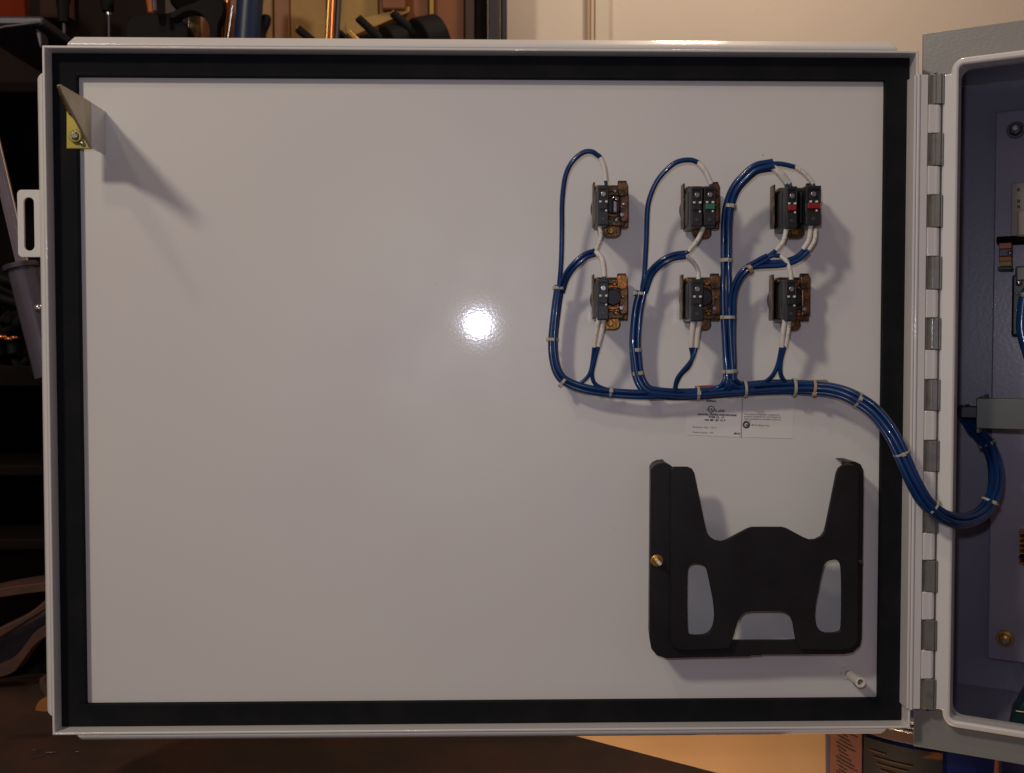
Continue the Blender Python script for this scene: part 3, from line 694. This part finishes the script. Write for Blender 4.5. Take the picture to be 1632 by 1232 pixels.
# ------------------------------------------------------------------ wiring harness
hz = thing('wiring_harness', P(1160, 625, .02), 'blue wire harness looping between the contact blocks and over the hinge', 'wiring harness')
WR = .00150
def PP(pts): return catmull([P(u, v, h) for u, v, h in pts], 7)
def strands(path, n, name='wire_bundle', R=None, twist=2.2, ph=0.0, r=WR, mat_='wire', spread=None):
    """n insulated wires laid side by side along a path, slowly turning"""
    T, N = frames(path); mb = MB()
    slots = {1: [(0, 0)], 2: [(-1, 0), (1, 0)], 3: [(-1, -.58), (1, -.58), (0, 1.15)], 4: [(-1, -1), (1, -1), (1, 1), (-1, 1)],
             7: [(0, 0)]+[(2*math.cos(k*math.pi/3), 2*math.sin(k*math.pi/3)) for k in range(6)]}
    sl = slots.get(n) or [(2*math.cos(k*2.4)*math.sqrt(k*.9), 2*math.sin(k*2.4)*math.sqrt(k*.9)) for k in range(n)]
    rr = random.Random(n*7+len(path))
    L = 0; dist = [0]
    w1, w2, w3 = rr.uniform(0, 6), rr.uniform(0, 6), rr.uniform(0, 6)
    path = [p+Vector((math.sin(i*.55+w1)*.00010+math.sin(i*.23+w2)*.00028, 0, math.sin(i*.41+w3)*.00014)) if 2 < i < len(path)-3 else p for i, p in enumerate(path)]
    for a, b in zip(path, path[1:]): L += (b-a).length; dist.append(L)
    for (sx, sy) in sl:
        jit = rr.uniform(-.4, .4); pts = []
        for i, p in enumerate(path):
            ang = ph+twist*dist[i]*10*.5+jit*math.sin(dist[i]*60+sx*3)*.5
            c, s = math.cos(ang), math.sin(ang); k = r*.98*(spread(dist[i]/L) if spread else 1)
            b = T[i].cross(N[i])
            pts.append(p+(b*(sx*c-sy*s)+N[i]*(sx*s+sy*c))*k)
        mb.tube(pts, r, 8)
    return mb.build(name, M[mat_], hz, smooth=True)

def sleeve(pts, r=.0021, n=1):
    path = PP(pts); mb = MB(); mb.tube(path, r, 12)
    o = mb.build('wire_marker', M['sleeve'], hz, smooth=True)
    # printed digit bands
    T, N = frames(path)
    for f in (.35, .62):
        i = int(f*(len(path)-1)); p = path[i]
        MB().tube([p-T[i]*.00035+Vector((0, -.00035, 0)), p+T[i]*.00035+Vector((0, -.00035, 0))], r*.82, 12).build('printed_band', M['edge'], o, smooth=True)
    return o
def tie(path_px, half, m='tie', head=None, wdt=.0024, hr=.0021):
    """cable tie round the bundle at (u,v,h) crossing direction (du,dv); half = bundle radius"""
    u, v, h, du, dv = path_px
    c = P(u, v, h); d = Vector((du, 0, -dv)).normalized()
    o = MB().ring(c-d*wdt/2, d, half*.88+.0006, half*.88-.0003, wdt, 22).build('cable_tie', M[m], hz, bevel=.0003)
    side = d.cross(Vector((0, 1, 0))).normalized()
    ang = head if head is not None else 30
    q = side*math.cos(math.radians(ang))+Vector((0, -1, 0))*math.sin(math.radians(ang))
    k = c+q*(half*.88+.0010)
    mtx = Matrix.Translation(k) @ Matrix((q, d, q.cross(d))).transposed().to_4x4()
    MB().box((-.0012, -.0015, -.0016), (.0011, .0015, .0016), mtx, bev=.0005).build('tie_head', M[m], o)
    return o
# --- left group
strands(PP([(957, 251, .036), (945, 242, .038), (929, 243.5, .038), (912, 257, .037), (902, 280, .034), (897, 312, .030), (895, 360, .025), (894, 420, .021), (891, 458, .018)]), 1, 'wire', r=.0020)
sleeve([(957, 251, .036), (963, 268, .036), (965.5, 288, .035)])
strands(PP([(965.5, 286, .035), (965, 300, .035)]), 1, 'wire', r=.0013)
strands(PP([(949, 402, .030), (930, 410, .031), (911, 427, .029), (900, 446, .023), (894, 466, .018)]), 2, r=.0017)
sleeve([(956, 360, .034), (957, 380, .034), (949, 402, .030)], .0016)
sleeve([(950, 401, .030), (960, 415, .034), (963, 441, .035)])
strands(PP([(963, 440, .035), (963, 448, .035)]), 1, 'wire', r=.0013)
strands(PP([(892, 455, .018), (887, 490, .016), (883, 540, .016), (885, 578, .016), (894, 600, .016), (908, 610, .016), (940, 620, .017), (972, 625, .017), (1020, 628, .018), (1060, 628, .016), (1120, 626, .014), (1180, 621, .014)]), 3, r=.0021, twist=1.2)
sleeve([(954, 508, .035), (950, 530, .033), (947, 553, .030)], .0017); sleeve([(962, 508, .035), (959, 530, .033), (954, 552, .030)], .0019)
strands(PP([(947, 552, .030), (944, 575, .025), (938, 598, .020), (925, 611, .018), (912, 611, .017)]), 1, 'wire', r=.0016)
strands(PP([(954, 551, .030), (947, 580, .026), (943, 598, .022), (950, 613, .019), (975, 622, .018), (1010, 626, .018)]), 1, 'wire', r=.0017)
tie((892, 459, .018, -.1, 1), .0040, head=200); tie((882, 541, .016, -.05, 1), .0042, head=190); tie((898, 607, .016, 1, .8), .0042, head=160); tie((973, 624, .017, 1, .1), .0044, head=80, wdt=.0020)
# --- middle group
strands(PP([(1113, 259, .036), (1101, 255, .037), (1085, 256, .037), (1068, 265, .036), (1050, 285, .033), (1037, 312, .030), (1031, 342, .027), (1029, 400, .022), (1027, 440, .019), (1023, 468, .018)]), 1, 'wire', r=.0020)
sleeve([(1112, 258, .036), (1124, 273, .037), (1133, 293, .036)])
strands(PP([(1132.5, 291, .036), (1133, 302, .036)]), 1, 'wire', r=.0013)
strands(PP([(1092, 406, .030), (1070, 410, .030), (1052, 420, .028), (1036, 438, .022), (1026, 466, .018)]), 2, r=.0018)
sleeve([(1121, 363, .034), (1112, 382, .035), (1098, 400, .031)], .0018)
strands(PP([(1098, 400, .031), (1090, 404, .030), (1078, 408, .030)]), 1, 'wire', r=.0016)
sleeve([(1093, 408, .030), (1104, 417, .026), (1112, 431, .022), (1113, 445, .022)], .0017)
strands(PP([(1023, 464, .018), (1016, 500, .017), (1012, 540, .017), (1013, 572, .017), (1018, 600, .017), (1030, 620, .018), (1050, 627, .018), (1090, 628.5, .015), (1140, 626, .014), (1200, 620, .014)]), 4, r=.0021, twist=1.0)
sleeve([(1105, 512, .035), (1103, 530, .033), (1101, 553, .030)], .0021); sleeve([(1115, 512, .035), (1112, 530, .033), (1110, 553, .030)], .0021)
strands(PP([(1101, 552, .030), (1103, 568, .027), (1097, 585, .024), (1084, 600, .021), (1074, 622, .018)]), 1, 'wire', r=.0018)
strands(PP([(1110, 552, .030), (1103, 572, .029), (1089, 590, .025), (1079, 606, .021), (1076, 622, .018)]), 1, 'wire', r=.0018)
tie((1021, 468, .018, -.1, 1), .0044, head=195); tie((1014, 558, .017, 0, 1), .0044, head=90, wdt=.003); tie((1017, 595, .017, .15, 1), .0044, head=70, wdt=.003)
# --- right group
strands(PP([(1163, 606, .020), (1160, 560, .019), (1158, 500, .019), (1157, 450, .020), (1157, 400, .021), (1158, 362, .023), (1163, 326, .027), (1173, 300, .031), (1188, 281, .034), (1207, 268, .036), (1232, 263, .037)]), 4, r=.0021, twist=.8,
        spread=lambda t: 1.15 if t < .45 else 1.0)
strands(PP([(1195, 275, .036), (1215, 265.5, .037), (1240, 260.5, .038), (1267, 266, .037)]), 1, 'wire', r=.0019)
sleeve([(1266, 265, .037), (1282, 276, .037), (1296, 292, .036)], .0019)
strands(PP([(1295, 291, .036), (1296, 300, .036)]), 1, 'wire', r=.0013)
sleeve([(1226, 264, .037), (1240, 275, .038), (1253, 292, .036)], .0021); sleeve([(1232, 265, .038), (1247, 277, .038), (1258, 292, .036)], .0019)
strands(PP([(1254, 290, .036), (1257, 299, .036)]), 2, 'wire', r=.0015)
strands(PP([(1167, 600, .019), (1166, 560, .019), (1167, 510, .020), (1168, 475, .023), (1175, 447, .027), (1188, 431, .030), (1206, 420, .031), (1224, 411, .031)]), 4, r=.0017, twist=1.3)
strands(PP([(1206, 420, .031), (1222, 410, .031), (1237, 399, .031)]), 1, 'wire', r=.0018)
sleeve([(1237, 399, .031), (1248, 385, .034), (1254, 362, .035)], .0018)
strands(PP([(1222, 411, .031), (1233, 407, .032), (1244, 408, .032)]), 1, 'wire', r=.0018)
sleeve([(1243, 407, .032), (1254, 417, .034), (1259, 432, .035), (1261, 446, .035)], .0018)
strands(PP([(1261, 444, .035), (1261, 450, .035)]), 1, 'wire', r=.0013)
strands(PP([(1200, 423, .031), (1225, 421, .032), (1250, 419, .033), (1270, 412, .033), (1286, 399, .033)]), 2, r=.0019, twist=1.5, ph=.5)
sleeve([(1280, 397, .033), (1289, 382, .035), (1292, 360, .036)], .0019); sleeve([(1289, 398, .033), (1298, 383, .035), (1300, 364, .036)], .0017)
sleeve([(1251, 510, .035), (1248, 530, .033), (1246, 553, .030)], .0020); sleeve([(1258, 510, .035), (1256, 530, .033), (1252, 553, .030)], .0016)
strands(PP([(1246, 551, .030), (1241, 575, .026), (1232, 597, .022), (1220, 609, .016), (1200, 616, .012)]), 1, 'wire', r=.0019)
strands(PP([(1251, 551, .030), (1244, 577, .026), (1244, 595, .023), (1254, 610, .016), (1275, 617, .012)]), 1, 'wire', r=.0019)
strands(PP([(1160, 596, .019), (1157, 610, .020), (1145, 620, .016), (1120, 626, .015), (1090, 628, .015)]), 2, r=.0019)
strands(PP([(1163, 594, .019), (1170, 609, .020), (1186, 617, .016), (1215, 619, .015)]), 2, r=.0019)
strands(PP([(1163, 596, .019), (1163, 612, .020), (1168, 622, .016), (1190, 622, .015)]), 2, r=.0019)
strands(PP([(1162, 596, .019), (1161, 612, .020), (1154, 622, .016), (1130, 626, .015)]), 2, r=.0019)
tie((1164, 329, .027, .2, -1), .0048, head=90, wdt=.003); tie((1157, 415, .021, 0, 1), .0050, head=100, wdt=.003); tie((1161, 506, .019, 0, 1), .0066, head=150, wdt=.0025); tie((1163, 592, .019, .05, 1), .0064, head=90, wdt=.003)
tie((1194, 429, .030, 1, -.7), .0046, 'tie_tan', head=75, wdt=.003)
# --- trunk
strands(PP([(1150, 623, .014), (1170, 621.5, .014), (1200, 618.5, .014), (1250, 617, .014), (1300, 618, .017), (1335, 624, .024), (1365, 636, .032), (1394, 657, .038), (1418, 686, .044), (1436, 722, .048),
            (1454, 765, .050), (1478, 803, .048), (1508, 825, .040), (1540, 829, .022), (1568, 815, .0), (1585, 782, -.02), (1587, 748, -.04), (1578, 716, -.055), (1562, 694, -.070), (1545, 674, -.085)]), 7, r=.0021, twist=.9, spread=lambda t: min(1, .75+t*3))
tie((1112, 627, .014, 1, 0), .0060, head=85, wdt=.0022); tie((1187, 619.5, .015, 1, -.05), .0072, head=-80, wdt=.0022); tie((1265, 617.5, .015, 1, 0), .0078, head=-80, wdt=.0024)
tie((1296, 618, .017, 1, .08), .0068, 'tie_tan', head=140, wdt=.0022)
tie((1366, 637, .032, 1, .5), .0068, head=80, wdt=.0018); tie((1437, 722, .048, .45, 1), .0068, head=100, wdt=.0018); tie((1486, 809, .046, 1, .8), .0068, head=40, wdt=.0018)
tie((1578, 799, -.010, .5, -1), .0076, head=90, wdt=.0020); tie((1572, 706, -.062, -.5, -.9), .0080, head=90, wdt=.0020)

# adhesive mounts under the trunk
def mount(px, m, label, name='adhesive_mount', h=.007):
    f = [P(u, v, h) for u, v in px]; mb = MB(); mb.prism(f, [(p.x, -.0006, p.z) for p in f]); return tag(mb.build(name, M[m], bevel=.001), label, 'mount')
mount([(1109, 615), (1140, 614), (1146, 616), (1146, 625), (1110, 626)], 'redtape', 'small red adhesive mount peeking out above the wire trunk')
mount([(1278, 607), (1319, 605), (1322, 612), (1322, 626), (1280, 626)], 'tan', 'tan adhesive mount under the wire trunk right of the lower right contact block')

# ------------------------------------------------------------------ enclosure body, turned 30 degrees towards the camera
A30 = math.radians(30)
ex = Vector((math.cos(A30), -math.sin(A30), 0)); ed = Vector((math.sin(A30), math.cos(A30), 0)); ez = Vector((0, 0, 1))
B0 = Vector((kx, kyc, 0))+ex*.0048+ed*(-.001)
def local(p): q = p-B0; return (q.dot(ex), q.dot(ed), q.z)
def W(a, d, z): return B0+ex*a+ed*d+ez*z
def onb(u, v, d):
    r = RM @ Vector(((u-CX)/F_PX, -(v-CY)/F_PX, -1)); o = B0+ed*d
    return local(CAM + r*((o-CAM).dot(ed)/r.dot(ed)))
RMX = Matrix((ex, ed, ez)).transposed().to_4x4(); RMX.translation = B0
def bbox(mb, a, b, bev=0): return mb.box(a, b, RMX, bev)

DF = .016      # depth of the grey face behind the rim
DB = .20
rt = onb(1535, 91, 0)[2]; rb = onb(1510, 1158, 0)[2]
gt = onb(1468, 54, DF)[2]; gb = onb(1460, 1190, DF)[2]; gl = onb(1470, 60, DF)[0]
ra = onb(1516, 110, 0)[0]; rw = onb(1528, 400, 0)[0]-onb(1516, 400, 0)[0]
AR = .34
print('body', rt, rb, gt, gb, gl, ra, rw)
body = thing('enclosure_body', W(0, .1, gb), 'grey enclosure body hinged to the door, with wiring inside', 'enclosure body')
# grey front face: ring around opening
op = rrect(ra+.006, rb+.006, AR-.03, rt-.006, .008, 4)
sheet([(gl, gb), (AR, gb), (AR, gt), (gl, gt)], [op], lambda a, z: W(a, DF, z), lambda a, z: W(a, DF+.002, z), 'front_face', M['grey'], body, bevel=.0009)
mb = MB(); bbox(mb, (gl, DF+.0021, gt-.002), (AR, DB, gt)); bbox(mb, (gl, DF+.0021, gb), (AR, DB, gb+.002)); bbox(mb, (gl, DF+.0021, gb+.0021), (gl+.002, DB, gt-.0021)); bbox(mb, (AR-.002, DF+.0021, gb+.0021), (AR, DB, gt-.0021))
mb.build('shell', M['grey'], body)
mb = MB(); bbox(mb, (gl+.0022, DF+.003, gt-.0035), (AR-.0022, DB-.002, gt-.0022)); bbox(mb, (gl+.0022, DF+.003, gb+.0022), (AR-.0022, DB-.002, gb+.0035)); bbox(mb, (gl+.0022, DF+.003, gb+.0037), (gl+.0035, DB-.002, gt-.0037)); bbox(mb, (AR-.0035, DF+.003, gb+.0037), (AR-.0022, DB-.002, gt-.0037)); bbox(mb, (gl+.0036, DB-.003, gb+.0037), (AR-.0036, DB-.001, gt-.0037))
mb.build('inside_lining', M['inner'], body)
# raised pale rim
outl = rrect(ra, rb, AR-.02, rt, .010, 6)
li = max(range(len(outl)), key=lambda i: outl[i][1]-outl[i][0]*1.0)
ni = [i for i in range(len(outl)) if abs(outl[i][0]-ra) < 1e-6]
outl = outl[:ni[0]+1]+[(ra, z_top), (.0006, z_top), (.0006, z_bot), (ra, z_bot)]+outl[ni[0]+1:]; inl = rrect(ra+rw, rb+rw, AR-.02-rw, rt-rw, .004, 6)
sheet(outl, [inl], lambda a, z: W(a, 0, z), lambda a, z: W(a, DF-.0005, z), 'opening_rim', M['white'], body, bevel=.0018)
# body hinge leaf + grey knuckles
for (a, b) in zs:
    o = MB().cyl((kx, kyc, b), (kx, kyc, a), kr+.0003, n=24).build('hinge_knuckle', M['hinge'], body, bevel=.0006)
    bbox(MB(), (-.0045, -.0032, b), (.0002, -.0002, a)).build('knuckle_tongue', M['hinge'], o, bevel=.0004)
    mb = MB(); bbox(mb, (.0001, -.0014, b), (.0020, -.0005, a)); mb.build('knuckle_strap', M['hinge'], o, bevel=.0004)
MB().cyl((kx, kyc, z_bot-.002), (kx, kyc, z_top+.002), .0018, n=12).build('hinge_pin', M['greysteel'], body)
# backplate
DP = DB-.022
pl_l = onb(1580, 620, DP)[0]; pt_ = onb(1590, 178, DP)[2]; pb_ = onb(1575, 1050, DP)[2]
mb = MB(); bbox(mb, (pl_l, DP, pb_), (AR-.04, DP+.003, pt_)); mb.build('backplate', M['panel'], body, bevel=.0012)
for (u, v) in ((1619, 207), (1602, 1018)):
    a, d, z = onb(u, v, DP-.002)
    ws = MB().ring(W(a, DP-.0001, z), -ed, .0078, .0030, .0016, 28).build('washer', M['brass'] if v > 600 else M['greysteel'], body, bevel=.0004)
    MB().cyl(W(a, DP-.001, z), W(a, DP-.0075, z), .0060, .0052, 6).build('nut', M['brass'] if v > 600 else M['greysteel'], ws, bevel=.0006)
    MB().cyl(W(a, DP-.007, z), W(a, DP-.0115, z), .0030, .0026, 14).build('stud', M['steel'], ws, bevel=.0004)
def inside(name, px0, px1, d0, d1, m, label, cat, bev=.001):
    a0, _, z0 = onb(*px0, d0); a1, _, z1 = onb(*px1, d0)
    mb = MB(); bbox(mb, (min(a0, a1), d0, min(z0, z1)), (max(a0, a1), d1, max(z0, z1))); o = mb.build(name, M[m], bevel=bev)
    return tag(o, label, cat) if label else o
# relay with little sockets, terminals, bracket
rl = thing('relay_module', W(*onb(1640, 335, DP-.03)), 'beige relay module with three pin sockets on the backplate at the right edge', 'relay')
def ipart(par, name, px0, px1, d0, d1, m, bev=.0006):
    a0, _, z0 = onb(*px0, d0); a1, _, z1 = onb(*px1, d0)
    mb = MB(); bbox(mb, (min(a0, a1), d0, min(z0, z1)), (max(a0, a1), d1, max(z0, z1))); return mb.build(name, M[m], par, bevel=bev)
ipart(rl, 'base', (1612, 292), (1690, 376), DP-.028, DP-.001, 'beige'); ipart(rl, 'cover', (1621, 334), (1690, 374), DP-.034, DP-.028, 'beige', .002)
for (u, v) in ((1623, 302), (1623, 320), (1623, 329)):
    ipart(rl, 'pin_socket', (u-2, v-2), (u+2.5, v+2.5), DP-.0288, DP-.027, 'dark', .0003)
tb = thing('terminal_block', W(*onb(1600, 405, DP-.03)), 'small terminal block with red, grey and yellow stripes inside the body', 'terminal block')
ipart(tb, 'end_plate', (1588, 377), (1640, 385), DP-.030, DP-.001, 'shade_dark'); ipart(tb, 'red_terminal', (1592, 386), (1612, 396), DP-.026, DP-.001, 'orange')
ipart(tb, 'grey_terminal', (1592, 397), (1612, 408), DP-.026, DP-.001, 'greysteel'); ipart(tb, 'orange_terminal', (1592, 409), (1612, 416), DP-.026, DP-.001, 'orange')
ipart(tb, 'yellow_terminal', (1593, 416.6), (1612, 424), DP-.026, DP-.001, 'yellow'); ipart(tb, 'end_plate', (1590, 425), (1613, 430), DP-.028, DP-.001, 'dark')
c = W(*onb(1609, 403, DP-.028)); MB().ball(c, .0018).build('screw', M['steel'], tb, smooth=True)
ct = thing('contactor', W(*onb(1640, 500, DP-.04)), 'dark contactor with bright screws and blue wire inside the body at the right edge', 'contactor')
ipart(ct, 'housing', (1613, 438), (1690, 535), DP-.035, DP-.001, 'block', .002); ipart(ct, 'green_cover', (1618, 424), (1690, 447), DP-.036, DP-.001, 'bracket', .002)
for (u, v, r) in ((1624, 451, .0028), (1621, 468, .0014), (1621, 476, .0011), (1620, 495, .0012), (1628, 494, .0011)):
    c = W(*onb(u, v, DP-.036)); MB().ball(c, r).build('screw', M['steel'], ct, smooth=True)
c0 = [W(*onb(u, v, DP-.048)) for u, v in ((1650, 450), (1634, 470), (1629, 500), (1629, 530), (1640, 570))]
MB().tube(catmull(c0, 6), .0045, 12).build('wire', M['wire'], ct, smooth=True)
c = W(*onb(1632, 470, DP-.05)); MB().ball(c, .0030).build('yellow_ferrule', M['beige'], ct, smooth=True)
bk2 = thing('cable_bracket', W(*onb(1600, 660, .10)), 'olive steel bracket bar crossing the body opening above the cable loop', 'bracket')
ipart(bk2, 'bar', (1556, 634), (1800, 691), .085, .089, 'bracket', .0008)
ipart(bk2, 'bar_flange', (1556, 634), (1562, 691), .0893, DP, 'bracket', .0008)
ipart(bk2, 'clip', (1531, 647), (1559, 667), .092, .100, 'dark', .001)
# hidden run of the bundle to the clip
p_ = [P(1552, 684, -.080), P(1540, 664, -.092), P(1536, 650, -.098)]
strands(catmull(p_, 6), 7, r=.0023)
t2 = thing('terminal_strip', W(*onb(1640, 875, DP-.03)), 'striped orange and yellow terminal strip at the right edge below the cable loop', 'terminal strip')
for i, m_ in enumerate(('orange', 'yellow', 'yellow', 'orange', 'yellow', 'dark', 'orange')):
    v0 = 849+i*8; ipart(t2, 'terminal', (1623, v0), (1690, v0+7.2), DP-.026, DP-.001, m_, .0005)
tp = thing('tool_case', W(*onb(1640, 1135, .1)), 'dark teal rounded case lying on the floor of the body, lower right', 'case')
a0, _, z0 = onb(1606, 1151, .075); a1, _, z1 = onb(1700, 1118, .075)
mb = MB(); q = [(a0, z0), (a0+.012, z1), (a0+.10, z1), (a0+.10, z0)]
mb.prism([W(a, .07, z) for a, z in q], [W(a, .12, z) for a, z in q]); mb.build('case_body', mat('teal_plastic', (.006, .03, .035), .35), tp, bevel=.003)
MB().tube([W(a0+.006, .0695, z0+(z1-z0)*.5), W(a0+.09, .0695, z0+(z1-z0)*.48)], .0006, 8).build('highlight_strip', M['brass'], tp, smooth=True)  # thin brass line stands in for the highlight on the case
